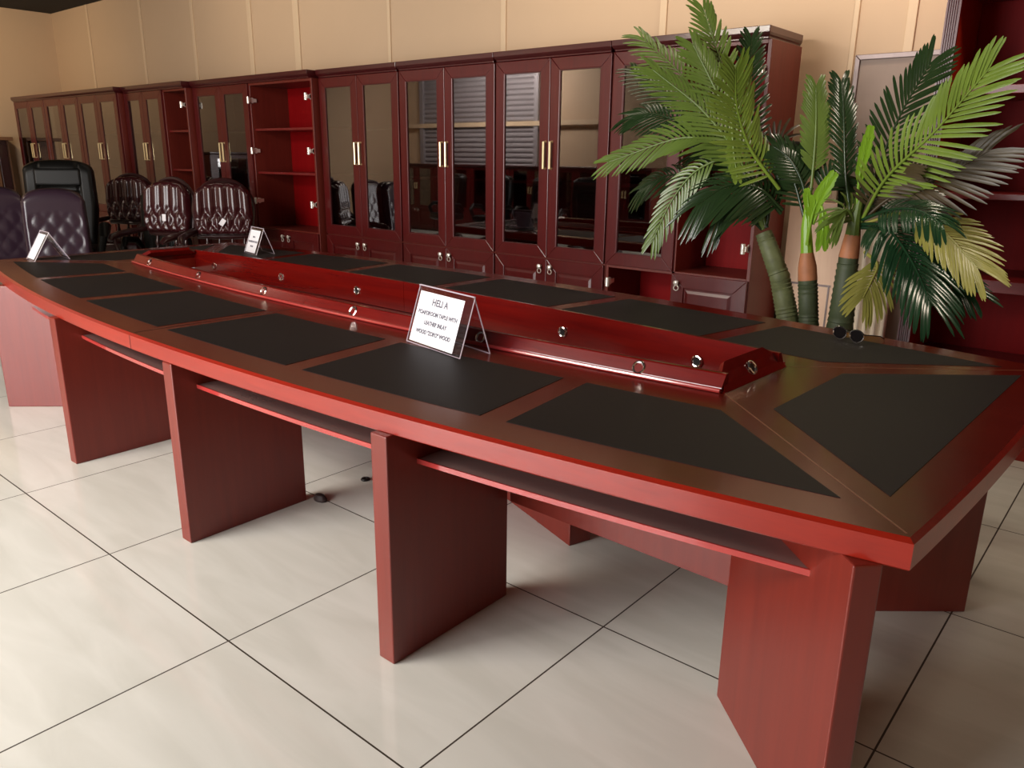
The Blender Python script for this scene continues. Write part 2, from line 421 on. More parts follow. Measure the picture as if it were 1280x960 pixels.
# under-shelves, panel, centre support
def under_shelf(x0, x1, dep=.3, z=.6):
    n = 14; fr = []; bk = []
    for i in range(n+1):
        x = x0+(x1-x0)*i/n; u, v = w2t(x, 1.4); vv = -(wid(u)-.085)
        fr.append((u, vv)); bk.append((u, vv+dep))
    s = MB().prism(fr+bk[::-1], z-.012, z).build('shelf', M['shelf_lam'], table)
    e = MB().loft([[(u, v-.003, z-.013), (u, v+.002, z-.013), (u, v+.002, z+.001), (u, v-.003, z+.001)] for u, v in fr]).build('edge_strip', M['bead_wood'], s)
under_shelf(-4.66, -3.805); under_shelf(-3.737, -2.678); under_shelf(-2.61, -1.559)
under_shelf(-1.492, -.44)
leg_w('modesty_panel', [(-1.49,1.762),(-.728,1.742),(-.728,1.764),(-1.49,1.784)], .338, ZB, 'leg_wood', .002)
leg_w('support_panel', [(-1.54,2.168),(-1.51,2.262),(-2.45,2.60),(-2.48,2.51)], 0, .34, 'leg_wood', .003)

# ------------------------------------------------------------------ tent signs
def tent_sign(a, b, depth, h, label, lines, blank=False):
    """a, b: the two feet of the front face (world x,y)"""
    a = Vector((*a, 0)); b = Vector((*b, 0)); d = (b-a); W = d.length; rz = math.atan2(d.y, d.x)
    r = empty('sign_holder', (a.x, a.y, ZT+.0012), rz, label=label, cat='sign', group='acrylic tent signs on the table')
    t = .004; sl = math.hypot(depth/2, h)
    def panel(y0, y1, name):
        dy = (y1-y0); ln = math.hypot(dy, h); nx = Vector((0, h, -dy)).normalized()*t*(1 if y1 > y0 else -1)
        p = [Vector((0,y0,0)), Vector((W,y0,0)), Vector((W,y1,h)), Vector((0,y1,h))]
        q = [v+nx for v in p]
        o = MB().add(p+q, [(0,1,2,3),(7,6,5,4),(0,4,5,1),(1,5,6,2),(2,6,7,3),(3,7,4,0)]).build(name, M['acrylic'], r)
        e = MB(); m = t*.55
        for i, j in ((0,1),(1,2),(2,3),(3,0)):
            e.tube([(p[i]+q[i])/2, (p[j]+q[j])/2], m, 6)
        e.build('clear_edge', M['acrylic_edge'], o)
        return o
    fr = panel(0, depth/2, 'front_panel'); panel(depth, depth/2, 'rear_panel')
    # paper insert, lying on the front face
    up = Vector((0, depth/2, h)).normalized(); nn = Vector((0, -h, depth/2)).normalized()
    def P(x, s, k): return Vector((x, 0, 0))+up*s+nn*k
    x0, x1, s0, s1 = .018, W-.045*(W/.33), .008, sl-.02
    pp = MB(); pp.add([P(x0,s0,.0006),P(x1,s0,.0006),P(x1,s1,.0006),P(x0,s1,.0006),P(x0,s0,.0012),P(x1,s0,.0012),P(x1,s1,.0012),P(x0,s1,.0012)],
                      [(0,3,2,1),(4,5,6,7),(0,1,5,4),(1,2,6,5),(2,3,7,6),(3,0,4,7)])
    pap = pp.build('paper', M['paper'], r)
    if not lines:
        up2 = Vector((0, -depth/2, h)).normalized()
        B = [Vector((x, depth+.0015, .004))+up2*q for x, q in ((x0,s0),(x1,s0),(x1,s1),(x0,s1))]
        MB().add(B+[v+Vector((0,.0006,.0004)) for v in B], [(0,1,2,3),(7,6,5,4),(0,4,5,1),(1,5,6,2),(2,6,7,3),(3,7,4,0)]).build('paper', M['paper'], r)
    for txt, size, s in lines:
        cu = bpy.data.curves.new('lettering', 'FONT'); cu.body = txt; cu.size = size; cu.align_x = 'CENTER'; cu.align_y = 'CENTER'; cu.extrude = .0002; cu.offset = .0011
        tmp = bpy.data.objects.new('lettering', cu); COL.objects.link(tmp)
        bpy.context.view_layer.update()
        me = bpy.data.meshes.new_from_object(tmp.evaluated_get(bpy.context.evaluated_depsgraph_get()))
        bpy.data.objects.remove(tmp); bpy.data.curves.remove(cu)
        mid = (x0+x1)/2
        for v in me.vertices:
            q = P(mid+v.co.x, s+v.co.y, .0015+v.co.z); v.co = q
        me.materials.clear(); me.materials.append(M['ink'])
        o = bpy.data.objects.new('lettering', me); COL.objects.link(o); o.parent = pap
    return r
tent_sign((-2.09,1.877), (-1.76,1.813), .13, .2, 'clear acrylic tent sign headed HELI A near the middle of the table',
          [('HELI A', .034, .158), ('BOARDROOM TABLE WITH', .0195, .117), ('LEATHER INLAY', .0195, .083), ('WOOD "ZORO" WOOD', .0195, .049)])
tent_sign((-4.90,2.94), (-4.69,2.90), .13, .17, 'small acrylic tent sign on the far side of the table before the tufted chairs',
          [('HELI A', .014, .115), ('BOARDROOM TABLE', .016, .082), ('WOOD', .014, .05)])
tent_sign((-5.53,1.80), (-5.34,1.78), .2, .17, 'acrylic tent sign with pale paper at the far left end of the table', [])

# sunglasses on the table
sg = empty('sunglasses', (-.885, 2.985, ZT+.0012), math.radians(-18), label='pair of dark sunglasses lying on the far right corner of the table', cat='sunglasses')
for sx in (-1, 1):
    pts = [(sx*.036+.029*math.cos(t)*(1+.1*math.sin(t)), 0, .026+.023*math.sin(t)) for t in [2*PI*k/20 for k in range(20)]]
    MB().loft([[(x, .002*0+.004, z) for x, y, z in pts], [(x, .001, z) for x, y, z in pts]]).build('lens', M['lens'], sg)
    MB().tube(pts+[pts[0]], .0024, 6).build('rim', M['chrome'], sg, smooth=True)
    MB().tube([(sx*.066,.002,.034),(sx*.07,.02,.034),(sx*.066,.10,.02),(sx*.062,.135,.004)], .002, 6).build('temple', M['black'], sg, smooth=True)
MB().tube([(-.009,0,.032),(0,-.002,.036),(.009,0,.032)], .002, 6).build('bridge', M['chrome'], sg, smooth=True)

# ------------------------------------------------------------------ cabinets
DEPTH = .425
def frame_ring(mb, x0, x1, z0, z1, w, y0, y1, wb=None):
    """mitred frame of four pieces; front at y0"""
    wb = wb or w
    O = [(x0,z0),(x1,z0),(x1,z1),(x0,z1)]; I = [(x0+w,z0+wb),(x1-w,z0+wb),(x1-w,z1-w),(x0+w,z1-w)]
    for i in range(4):
        j = (i+1) % 4
        q = [O[i], O[j], I[j], I[i]]
        mb.add([(x,y0,z) for x,z in q]+[(x,y1,z) for x,z in q], [(0,1,2,3),(7,6,5,4),(0,4,5,1),(1,5,6,2),(2,6,7,3),(3,7,4,0)])
def glass_door(root, x0, x1, handle, y=0., z0=.722, z1=2.028):
    m = MB(); frame_ring(m, x0, x1, z0, z1, .078, y-.02, y)
    d = m.build('glass_door', M['cab_wood'], root, bevel=.0035, seg=2)
    MB().box(x0+.076, x1-.076, y-.012, y-.007, z0+.076, z1-.076).build('pane', M['glass'], d)
    b = MB(); frame_ring(b, x0+.076, x1-.076, z0+.076, z1-.076, .008, y-.018, y-.006); b.build('glazing_bead', M['cornice_wood'], d)
    if handle:
        hx = x1-.026 if handle > 0 else x0+.026
        MB().tube([(hx,y-.02,1.325),(hx,y-.045,1.325),(hx,y-.045,1.5),(hx,y-.02,1.5)], .009, 8).build('handle', M['brass'], d, smooth=True)
    return d
def panel_door(root, x0, x1, knob, y=0., z0=.085, z1=.712):
    m = MB(); frame_ring(m, x0, x1, z0, z1, .085, y-.02, y)
    m.box(x0+.083, x1-.083, y-.010, y, z0+.083, z1-.083)
    i0, i1, k0, k1 = x0+.115, x1-.115, z0+.115, z1-.115
    m.loft([[(x0+.095,y-.0105,z0+.095),(x1-.095,y-.0105,z0+.095),(x1-.095,y-.0105,z1-.095),(x0+.095,y-.0105,z1-.095)], [(i0,y-.017,k0),(i1,y-.017,k0),(i1,y-.017,k1),(i0,y-.017,k1)]])
    d = m.build('panel_door', M['cab_wood'], root, bevel=.003)
    if knob:
        hx = x1-.045 if knob > 0 else x0+.045
        k = MB().tube([(hx,y-.02,.66),(hx,y-.03,.66),(hx,y-.036,.66),(hx,y-.05,.66),(hx,y-.056,.66)], [.006,.006,.014,.016,.007], 12)
        k.torus((hx,y-.04,.628), (0,1,0), .016, .0035, 16, 6)
        k.build('ring_pull', M['nickel'], d, smooth=True)
    return d
def hinge(root, x, z, side, y=.03):
    h = MB(); h.tube([(x,y,z),(x+side*.01,y,z)], .026, 12)
    h.box(x, x+side*.014, y-.05, y+.045, z-.016, z+.016) if side > 0 else h.box(x+side*.014, x, y-.05, y+.045, z-.016, z+.016)
    h.tube([(x+side*.02,y-.05,z-.03),(x+side*.02,y-.05,z+.03)], .014, 10)
    h.build('hinge', M['nickel'], root, bevel=.002)
def cabinet(x0, y, W, bays, label, group=None, name='bookcase'):
    """bays: list of (width, kind)"""
    r = empty(name, (x0, y, 0), 0, label=label, cat='bookcase', group=group)
    t = .022
    c = MB()
    c.box(0, t, 0, DEPTH, .0, 2.03); c.box(W-t, W, 0, DEPTH, 0, 2.03)
    c.box(t, W-t, DEPTH-.012, DEPTH, .06, 2.03, 1)
    c.box(t, W-t, .0, DEPTH-.012, 2.008, 2.03); c.box(t, W-t, .02, DEPTH-.012, .06, .082); c.box(t, W-t, .03, .05, 0, .06)
    c.box(t, W-t, 0.0, DEPTH-.012, .702, .722)
    x = 0; parts = []
    for i, (w, k) in enumerate(bays):
        if i: c.box(x-t/2, x+t/2, 0, DEPTH-.012, .082, 2.008)
        parts.append((x+(t if i == 0 else t/2), x+w-(t if i == len(bays)-1 else t/2), x, x+w, k)); x += w
    c.build('carcass', [M['side_wood'], M['cab_in']], r, bevel=.0015, seg=1)
    k = MB(); cx0, cx1 = .0, W
    k.loft([[(cx0+d,y0+0,z),(cx1-d,y0+0,z),(cx1-d,DEPTH,z),(cx0+d,DEPTH,z)] for d, y0, z in ((.012,-.024,2.03),(.012,-.024,2.04),(.004,-.034,2.048),(0,-.045,2.06),(0,-.045,2.094))])
    k.build('cornice', M['cornice_wood'], r, bevel=.003)
    for a, b, fa, fb, kind in parts:
        shelves = (1.24, 1.63)
        for z in shelves:
            MB().box(a+.001, b-.001, .025 if kind != 'openL' else .01, DEPTH-.014, z-.02, z).build('shelf', M['shelf_wood'], r)
        if kind == 'pair':
            m = (fa+fb)/2
            glass_door(r, fa+.006, m-.0015, 1); glass_door(r, m+.0015, fb-.006, -1)
            panel_door(r, fa+.006, m-.0015, 1); panel_door(r, m+.0015, fb-.006, -1)
        elif kind == 'glass_open':      # glazed above, lower door taken off
            glass_door(r, fa+.006, fb-.0015, 0)
            hinge(r, a, .61, 1, .012)
        elif kind == 'open_panel':      # upper door taken off, lower door on
            panel_door(r, fa+.0015, fb-.006, -1)
            hinge(r, b, 1.87, -1, .012); hinge(r, b, .9, -1, .012)
        elif kind == 'open_pair':
            m = (fa+fb)/2
            panel_door(r, fa+.006, m-.0015, 1); panel_door(r, m+.0015, fb-.006, -1)
            for z in (1.88, 1.43, .97):
                hinge(r, a, z, 1, .012); hinge(r, b, z, -1, .012)
    return r
gq = 'tall mahogany bookcases along the back wall'
# the four one-metre units
cabinet(-5.91, 4.4, 1.018, [(1.018,'pair')], 'glass door bookcase right of the open one, leftmost of the four matching units', gq)
low_src = cabinet(-4.888, 4.4, 1.005, [(1.005,'pair')], 'glass door bookcase with a roller shutter reflected, second of the four matching units', gq)
cabinet(-3.88, 4.4, .972, [(.972,'pair')], 'glass door bookcase just left of the palm, third of the four matching units', gq)
cabinet(-2.905, 4.4, 1.008, [(.505,'glass_open'),(.503,'open_panel')], 'bookcase behind the palm with one lower door and one upper door missing', gq)
cabinet(-7.90, 4.33, 1.965, [(1.0,'pair'),(.965,'open_pair')], 'wide bookcase with its doorless red half behind the rightmost tufted chair', gq)
cabinet(-9.25, 4.25, 1.33, [(.86,'pair'),(.47,'open_panel')], 'bookcase with narrow doorless red bay behind the middle tufted chair', gq)
cabinet(-12.34, 4.18, 3.07, [(1.02,'pair'),(1.02,'pair'),(1.03,'pair')], 'long six-door glazed bookcase in the far left corner', gq)

# right bookcase with fluted pilaster
rb = empty('display_bookcase', (-1.03, 4.3, 0), 0, label='tall open mahogany bookcase with fluted pilaster at the right edge', cat='bookcase')
BW, BH, BD = 1.9, 2.75, .56
c = MB(); c.box(0,.03,.02,BD,0,BH); c.box(BW-.03,BW,.02,BD,0,BH); c.box(.03,BW-.03,BD-.015,BD,0,BH,1); c.box(.03,BW-.03,.02,BD-.015,BH-.03,BH); c.box(.03,BW-.03,.03,BD-.015,0,.09)
c.build('carcass', [M['case_red'], M['cab_in']], rb, bevel=.002, seg=1)
for x0 in (-.004, BW-.056):
    p = MB(); n = 5; W = .06; pts = [(x0,.02),(x0,0)]
    for i in range(n):
        a = x0+.006+(W-.012)*i/n; b = x0+.006+(W-.012)*(i+1)/n; m = (b-a)*.15
        pts += [(a+m, 0), (a+(b-a)*.35, .006), (a+(b-a)*.65, .006), (b-m, 0)]
    pts += [(x0+W,0),(x0+W,.02)]
    p.prism(pts, 0, BH); p.build('fluted_pilaster', M['cab_wood'], rb)
for z, th in ((.42,.03),(.86,.06),(1.26,.03),(1.74,.04),(2.2,.03)):
    MB().box(.031, BW-.031, .03, BD-.016, z-th, z).build('shelf', M['shelf_wood'], rb, bevel=.003)

# tall brown cabinet at far left edge
lc = empty('side_cabinet', (-12.64, 3.66, 0), 0, label='brown wooden cabinet with overhanging top at the left edge', cat='cabinet')
MB().box(0, .2, .03, .40, .0, 1.54).build('body', M['brown_wood'], lc, bevel=.004)
MB().box(0, .30, -.03, .43, 1.54, 1.585).build('top', M['brown_wood'], lc, bevel=.006)
MB().box(.2, .235, .25, .36, .0, 1.54).build('corner_post', M['dark_wood'], lc, bevel=.006)
MB().box(.2, .215, .06, .24, .1, 1.48).build('door', M['brown_wood'], lc, bevel=.004)

# ------------------------------------------------------------------ boards between cabinets and right bookcase
fb = empty('framed_board', (-1.60, 4.855, 0), 0, label='grey framed board leaning on the wall behind the palm', cat='board')
MB().box(.025,.445,.012,.03,.025,1.945).build('face', M['grey_board'], fb)
m = MB(); frame_ring(m, 0, .47, 0, 1.97, .028, 0, .034); m.build('frame', M['grey_frame'], fb, bevel=.003)
wp = empty('pine_panel', (-1.86, 4.80, 0), 0, label='pale pine door panel standing behind the palm trunks', cat='panel')
MB().box(0,.40,.0,.03,0,1.16).build('board', M['pale_board'], wp, bevel=.004)
MB().box(.0,.30,-.004,.0,.668,.680).build('groove', M['grey_frame'], wp); MB().box(.285,.295,-.004,.0,.1,.668).build('groove', M['grey_frame'], wp)
MB().box(.18,.30,-.006,.0,.1,.125).build('label_strip', M['paper'], wp)
rs = MB(); pts = []; n = 60
for i in range(n+1):
    x = .24*i/n; pts.append((x, .02*math.sin(i/n*2*PI*5)))
pts2 = [(x, y+.004) for x, y in reversed(pts)]
o = rs.prism(pts+pts2, 0, 1.05).build('ribbed_sheet', M['ribbed'], smooth=True, angle=60); o.location = (-1.45, 4.76, 0)
tag(o, 'white ribbed plastic sheet standing between the palm and the right bookcase', 'sheet')

# ------------------------------------------------------------------ artificial palm
palm = empty('potted_palm', (-1.36, 3.8, 0), 0, label='artificial palm with three green trunks standing behind the table', cat='palm')
PO = Vector((-1.36, 3.8, 0))
MB().lathe([(.17,0),(.19,.02),(.23,.33),(.245,.34),(.245,.37),(.22,.37),(.215,.33)]).build('pot', M['pot'], palm, smooth=True)
MB().lathe([(.001,.325),(.21,.325),(.21,.345),(.001,.35)]).build('soil', M['soil'], palm, smooth=True)
# sight lines of the reference view, used to read heights and sideways reach off the photograph
CAM_F, CAM_Y, CAM_P, CAM_R, CAM_H = 978.316, -.7008923, .2824326, .01123731, 1.40
fw = Vector((math.sin(CAM_Y)*math.cos(CAM_P), math.cos(CAM_Y)*math.cos(CAM_P), -math.sin(CAM_P)))
ri = Vector((math.cos(CAM_Y), -math.sin(CAM_Y), 0)); up = ri.cross(fw)
ri, up = ri*math.cos(CAM_R)+up*math.sin(CAM_R), -ri*math.sin(CAM_R)+up*math.cos(CAM_R)
CAM = Vector((0, 0, CAM_H))
def at(px, py, Y):
    d = fw+ri*((px-640)/CAM_F)-up*((py-480)/CAM_F)
    return CAM+d*(Y/d.y)
def crop(X, Yc, Y): return at(740+X/2.285, Yc/2.285, Y)-PO
def trunk(base, pts, rads, mat, ringn=14):
    m = MB(); P = [Vector(base)]+[Vector(p) for p in pts]
    Q = []; R = []
    for i in range(len(P)-1):
        for k in range(11):
            f = k/11; q = P[i].lerp(P[i+1], f); r = rads[i]+(rads[i+1]-rads[i])*f
            Q += [q, q.lerp(P[i+1], .08)]; R += [r*1.07, r*.97]
    Q.append(P[-1]); R.append(rads[-1])
    m.tube(Q, R, ringn); m.build('trunk', M[mat], palm, smooth=True, angle=60)
T1b, T1 = crop(560, 914, 3.8), crop(490, 665, 3.8)
T2b, T2m, T2 = crop(619, 925, 3.8), crop(616, 800, 3.8), crop(614, 722, 3.8)
T3b, T3m, T3 = crop(708, 935, 3.82), crop(733, 735, 3.82), crop(745, 670, 3.82)
trunk((.0-.06,0,.33), [T1b, (T1b+T1)/2+Vector((.02,0,0)), T1], [.06,.052,.047,.04], 'trunk_g')
trunk((.02,0,.33), [T2b, T2m], [.048,.045,.044], 'trunk_d')
trunk((.09,0,.33), [T3b, T3m], [.062,.058,.044], 'trunk_d')
MB().tube([T2m, (T2m+T2)/2, T2], [.045,.043,.03], 12).build('leaf_sheath', M['sheath'], palm, smooth=True)
MB().tube([T3m, (T3m+T3)/2, T3], [.045,.04,.034], 12).build('leaf_sheath', M['sheath'], palm, smooth=True)
MB().tube([T2, crop(612,650,3.8), crop(614,590,3.8)], [.03,.024,.012], 10).build('stem', M['leaf_lime'], palm, smooth=True)
MB().tube([T3, crop(752,620,3.8), crop(765,560,3.8)], [.034,.026,.014], 10).build('stem', M['leaf_mid'], palm, smooth=True)

def catmull(P, n):
    P = [Vector(p) for p in P]
    if len(P) == 2: return [P[0].lerp(P[1], i/n) for i in range(n+1)]
    E = [2*P[0]-P[1]]+P+[2*P[-1]-P[-2]]; out = []
    segs = len(P)-1
    for i in range(n+1):
        t = i/n*segs; k = min(int(t), segs-1); f = t-k
        a, b, c, d = E[k:k+4]
        out.append(.5*((2*b)+(c-a)*f+(2*a-5*b+4*c-d)*f*f+(3*b-3*c+d-a)*f**3))
    return out
def frond(P, L, mat, count=20, start=.25, w=.026, nrm=None, droop=.25, wide=1.0, ang0=62, ang1=22):
    """P: midrib control points (palm frame); leaflets of length L lie either side of it"""
    mid = catmull(P, 40); m = MB()
    m.tube(mid[::2], [.0085*(1-.75*i/20)+.001 for i in range(21)], 6)
    N = Vector(nrm) if nrm else Vector((.45, -.72, .5))
    count = int(count*1.0); w *= .58
    for i in range(count):
        f = start+(1-start)*(i+.5)/count
        k = min(int(f*40), 39); p = mid[k].lerp(mid[k+1], f*40-k)
        t = (mid[min(k+2,40)]-mid[max(k-1,0)]).normalized()
        s = t.cross(N).normalized(); nn = s.cross(t).normalized()
        g = (f-start)/(1-start)
        prof = .55+.45*math.sin(PI*min(1, g*.9+.1)) if g < .6 else .55+.45*math.sin(PI*min(1, .64+.36*(g-.6)/.4*.55))
        if i == count-1: prof *= .85
        for sd in (-1, 1):
            a = math.radians(ang0+(ang1-ang0)*g+random.uniform(-4, 4))
            d = (t*math.cos(a)+s*sd*math.sin(a)*wide).normalized()
            ln = L*prof*random.uniform(.93, 1.05)
            # keep one face towards the outside, blades fold along the middle and hang a little
            wv = d.cross(nn).normalized()
            pts = []
            for q, ww, fold in ((0,.5,0),(.3,1,.25),(.65,1,.25),(.9,.75,.15),(1,.15,0)):
                c0 = p+d*ln*q+t*(.2*ln*q*q)+Vector((0,0,-1))*droop*ln*q*q+nn*(.03*ln*math.sin(PI*q))
                hw = w*.5*ww
                pts.append((c0+wv*hw+nn*hw*fold, c0, c0-wv*hw+nn*hw*fold))
            vs = [v for tr in pts for v in tr]; fs = []
            for q in range(4):
                fs += [(q*3,q*3+1,q*3+4,q*3+3),(q*3+1,q*3+2,q*3+5,q*3+4)]
            m.add(vs, fs)
    # tip leaflet
    return m.build('frond', M[mat], palm, smooth=True, angle=70)
C1, C3 = T1, T3
def F(pts, Ys, *a, **k):
    n = len(pts)
    frond([crop(x, y, Ys[0]+(Ys[1]-Ys[0])*i/(n-1)) for i, (x, y) in enumerate(pts)], *a, **k)
# left crown
F([(490,655),(440,420),(375,200),(318,25)], (3.8,3.85), .155, 'leaf_mid', 26, .35)
F([(488,655),(400,420),(270,230),(140,105)], (3.8,3.9), .17, 'leaf_mid', 26, .3)
F([(486,655),(380,470),(250,300),(120,200)], (3.8,4.05), .18, 'leaf_dark', 24, .3)
F([(492,650),(430,470),(320,320),(175,200)], (3.8,3.6), .175, 'leaf_mid', 28, .25, ang0=58)
F([(495,640),(440,440),(350,250),(290,130)], (3.8,3.7), .15, 'leaf_mid', 26, .3)
F([(535,540),(455,430),(415,310),(410,200)], (3.75,3.45), .185, 'leaf_bright', 26, .1, ang0=62)
F([(490,655),(420,470),(280,392),(50,462)], (3.8,3.6), .16, 'leaf_mid', 26, .4, droop=.1)
F([(490,650),(420,465),(310,480),(230,570),(172,690)], (3.8,3.6), .11, 'leaf_mid', 20, .4, droop=.3, w=.022)
F([(545,600),(480,540),(390,530),(300,585)], (3.8,3.55), .185, 'leaf_dark', 24, .05, droop=.5, ang0=70)
F([(540,610),(490,560),(420,560),(350,620)], (3.8,3.6), .17, 'leaf_dark', 20, .1, droop=.5, ang0=66)
F([(500,650),(470,420),(450,250),(455,110)], (3.8,4.05), .14, 'leaf_dark', 22, .35)
F([(486,655),(340,520),(220,500),(140,540)], (3.8,3.95), .16, 'leaf_dark', 20, .3, droop=.3)
F([(500,650),(440,520),(380,440),(300,430)], (3.8,3.9), .16, 'leaf_dark', 20, .25, droop=.2)
F([(495,650),(500,470),(545,400),(560,480)], (3.8,3.9), .13, 'leaf_olive', 18, .3)
F([(500,640),(520,540),(560,480),(600,470)], (3.8,3.85), .13, 'leaf_dark', 18, .25)
F([(400,350),(405,430),(415,505)], (3.62,3.6), .05, 'leaf_bright', 10, .1, w=.03)
F([(470,600),(330,400),(200,330),(110,330)], (3.8,3.85), .16, 'leaf_dark', 22, .35)
# middle stem
F([(614,640),(632,480),(640,360),(640,250)], (3.8,3.85), .12, 'leaf_mid', 24, .3, ang0=45)
F([(618,620),(600,520),(560,450),(520,420)], (3.8,3.75), .13, 'leaf_dark', 18, .3)
F([(616,640),(660,540),(700,500),(720,540)], (3.8,3.9), .12, 'leaf_dark', 16, .3)
F([(614,650),(590,560),(575,500),(580,440)], (3.8,3.8), .12, 'leaf_dark', 16, .2)
F([(614,700),(634,600),(676,515)], (3.78,3.74), .09, 'leaf_lime', 12, .35, w=.04, ang0=24, ang1=10)
F([(616,700),(620,620),(615,555)], (3.78,3.77), .06, 'leaf_lime', 8, .4, w=.03, ang0=18, ang1=10)
F([(630,640),(655,590),(660,640),(658,682)], (3.78,3.74), .07, 'leaf_lime', 8, .4, w=.034, ang0=22)
# right crown
F([(745,660),(725,500),(720,350),(712,235)], (3.82,3.92), .12, 'leaf_dark', 22, .3, ang0=42)
F([(760,640),(810,500),(880,330),(968,178)], (3.82,3.95), .185, 'leaf_dark', 24, .25)
F([(765,640),(840,510),(980,375),(1135,195)], (3.82,3.55), .215, 'leaf_bright', 27, .2, w=.028)
F([(770,630),(860,560),(990,510),(1135,430)], (3.82,3.75), .21, 'leaf_olive', 26, .2)
F([(770,640),(840,650),(910,740),(965,860)], (3.82,3.45), .22, 'leaf_glossy', 26, .15, w=.028, droop=.2)
F([(775,640),(890,610),(1000,660),(1100,765)], (3.82,3.65), .18, 'leaf_yellow', 22, .45, droop=.05)
F([(770,650),(870,660),(980,760),(1075,825)], (3.82,3.7), .16, 'leaf_glossy', 20, .4)
F([(780,720),(815,755),(800,800),(775,850)], (3.78,3.55), .14, 'leaf_yellow', 14, .25, w=.026, ang0=75, droop=.3)
F([(752,640),(765,500),(790,385)], (3.8,3.75), .08, 'leaf_lime', 14, .4, w=.03, ang0=20, ang1=10)
F([(755,650),(730,600),(700,620)], (3.8,3.7), .12, 'leaf_mid', 12, .15, droop=.4)
F([(765,630),(850,600),(930,600),(1000,640)], (3.82,3.5), .15, 'leaf_glossy', 18, .2, droop=.3)
F([(768,640),(800,560),(860,500),(900,470)], (3.82,3.7), .15, 'leaf_olive', 18, .2)
F([(765,650),(790,600),(850,560),(930,560)], (3.82,3.9), .16, 'leaf_dark', 18, .2)

# ------------------------------------------------------------------ chairs
def cushion(w, h, th, tuft, outline, nx=36, nz=36, lean=0.):
    """padded panel facing -Y, bottom at z=0; outline(s,t)->(x,z) for s in -1..1, t in 0..1"""
    m = MB(); F_, B_ = [], []
    for j in range(nz+1):
        t = j/nz
        for i in range(nx+1):
            s = -1+2*i/nx; x, z = outline(s, t)
            e = min(1-abs(s), t, 1-t)*2; edge = (1-(1-min(1, e*4))**2)**.5 if e < .25 else 1
            y = -th*(.35+.65*edge)*(1-tuft(s, t)*edge)
            F_.append((x, y+lean*z, z)); B_.append((x, lean*z+.02, z))
    o = len(F_); vs = F_+B_; fs = []
    def id(i, j): return j*(nx+1)+i
    for j in range(nz):
        for i in range(nx):
            fs.append((id(i,j),id(i+1,j),id(i+1,j+1),id(i,j+1))); fs.append((o+id(i,j),o+id(i,j+1),o+id(i+1,j+1),o+id(i+1,j)))
    for i in range(nx):
        fs += [(id(i,0),o+id(i,0),o+id(i+1,0),id(i+1,0)), (id(i,nz),id(i+1,nz),o+id(i+1,nz),o+id(i,nz))]
    for j in range(nz):
        fs += [(id(0,j),id(0,j+1),o+id(0,j+1),o+id(0,j)), (id(nx,j),o+id(nx,j),o+id(nx,j+1),id(nx,j+1))]
    m.add(vs, fs); return m
def arch(w, h, k=.35, taper=1.0):
    def f(s, t):
        ww = w/2*(taper+(1-taper)*min(1, t*2))
        top = h*(1-k*(1-math.sqrt(max(0, 1-min(1, abs(s))**2.6))))
        x = s*ww*(1-.06*max(0, t-.6))
        return x, t*top
    return f
def tuft_flutes(s, t):
    a = abs(math.sin(PI*2.5*(s+1)/1)) if False else 0
    if t > .5:
        g = abs(math.sin(PI*(s*2.5+.5))); return .42*(1-g**.6)
    p = abs(math.sin(PI*(s*2.5+.5-(.5-t)*2)))*abs(math.sin(PI*(s*2.5+.5+(.5-t)*2)))
    return .42*(1-p**.55)
def tuft_low(s, t):
    if t > .72 or t < .12 or abs(s) > .8: return 0
    p = abs(math.sin(PI*(s*1.8+t*4)))*abs(math.sin(PI*(s*1.8-t*4)))
    return .13*(1-p**.5)
def star_base(r, z=.0, rad=.3):
    b = MB()
    for k in range(5):
        a = 2*PI*k/5+.3; c, s = math.cos(a), math.sin(a)
        b.tube([(0,0,.13),(rad*.5*c,rad*.5*s,.11),(rad*c,rad*s,.085)], [.035,.028,.02], 8)
        b.lathe([(.001,0),(.025,.004),(.028,.03),(.025,.06),(.001,.064)], (rad*c, rad*s, 0), 10)
    b.build('star_base', M['dark_wood'], r, smooth=True, angle=50)
    MB().tube([(0,0,.12),(0,0,.42)], .03, 10).build('gas_column', M['black'], r, smooth=True)
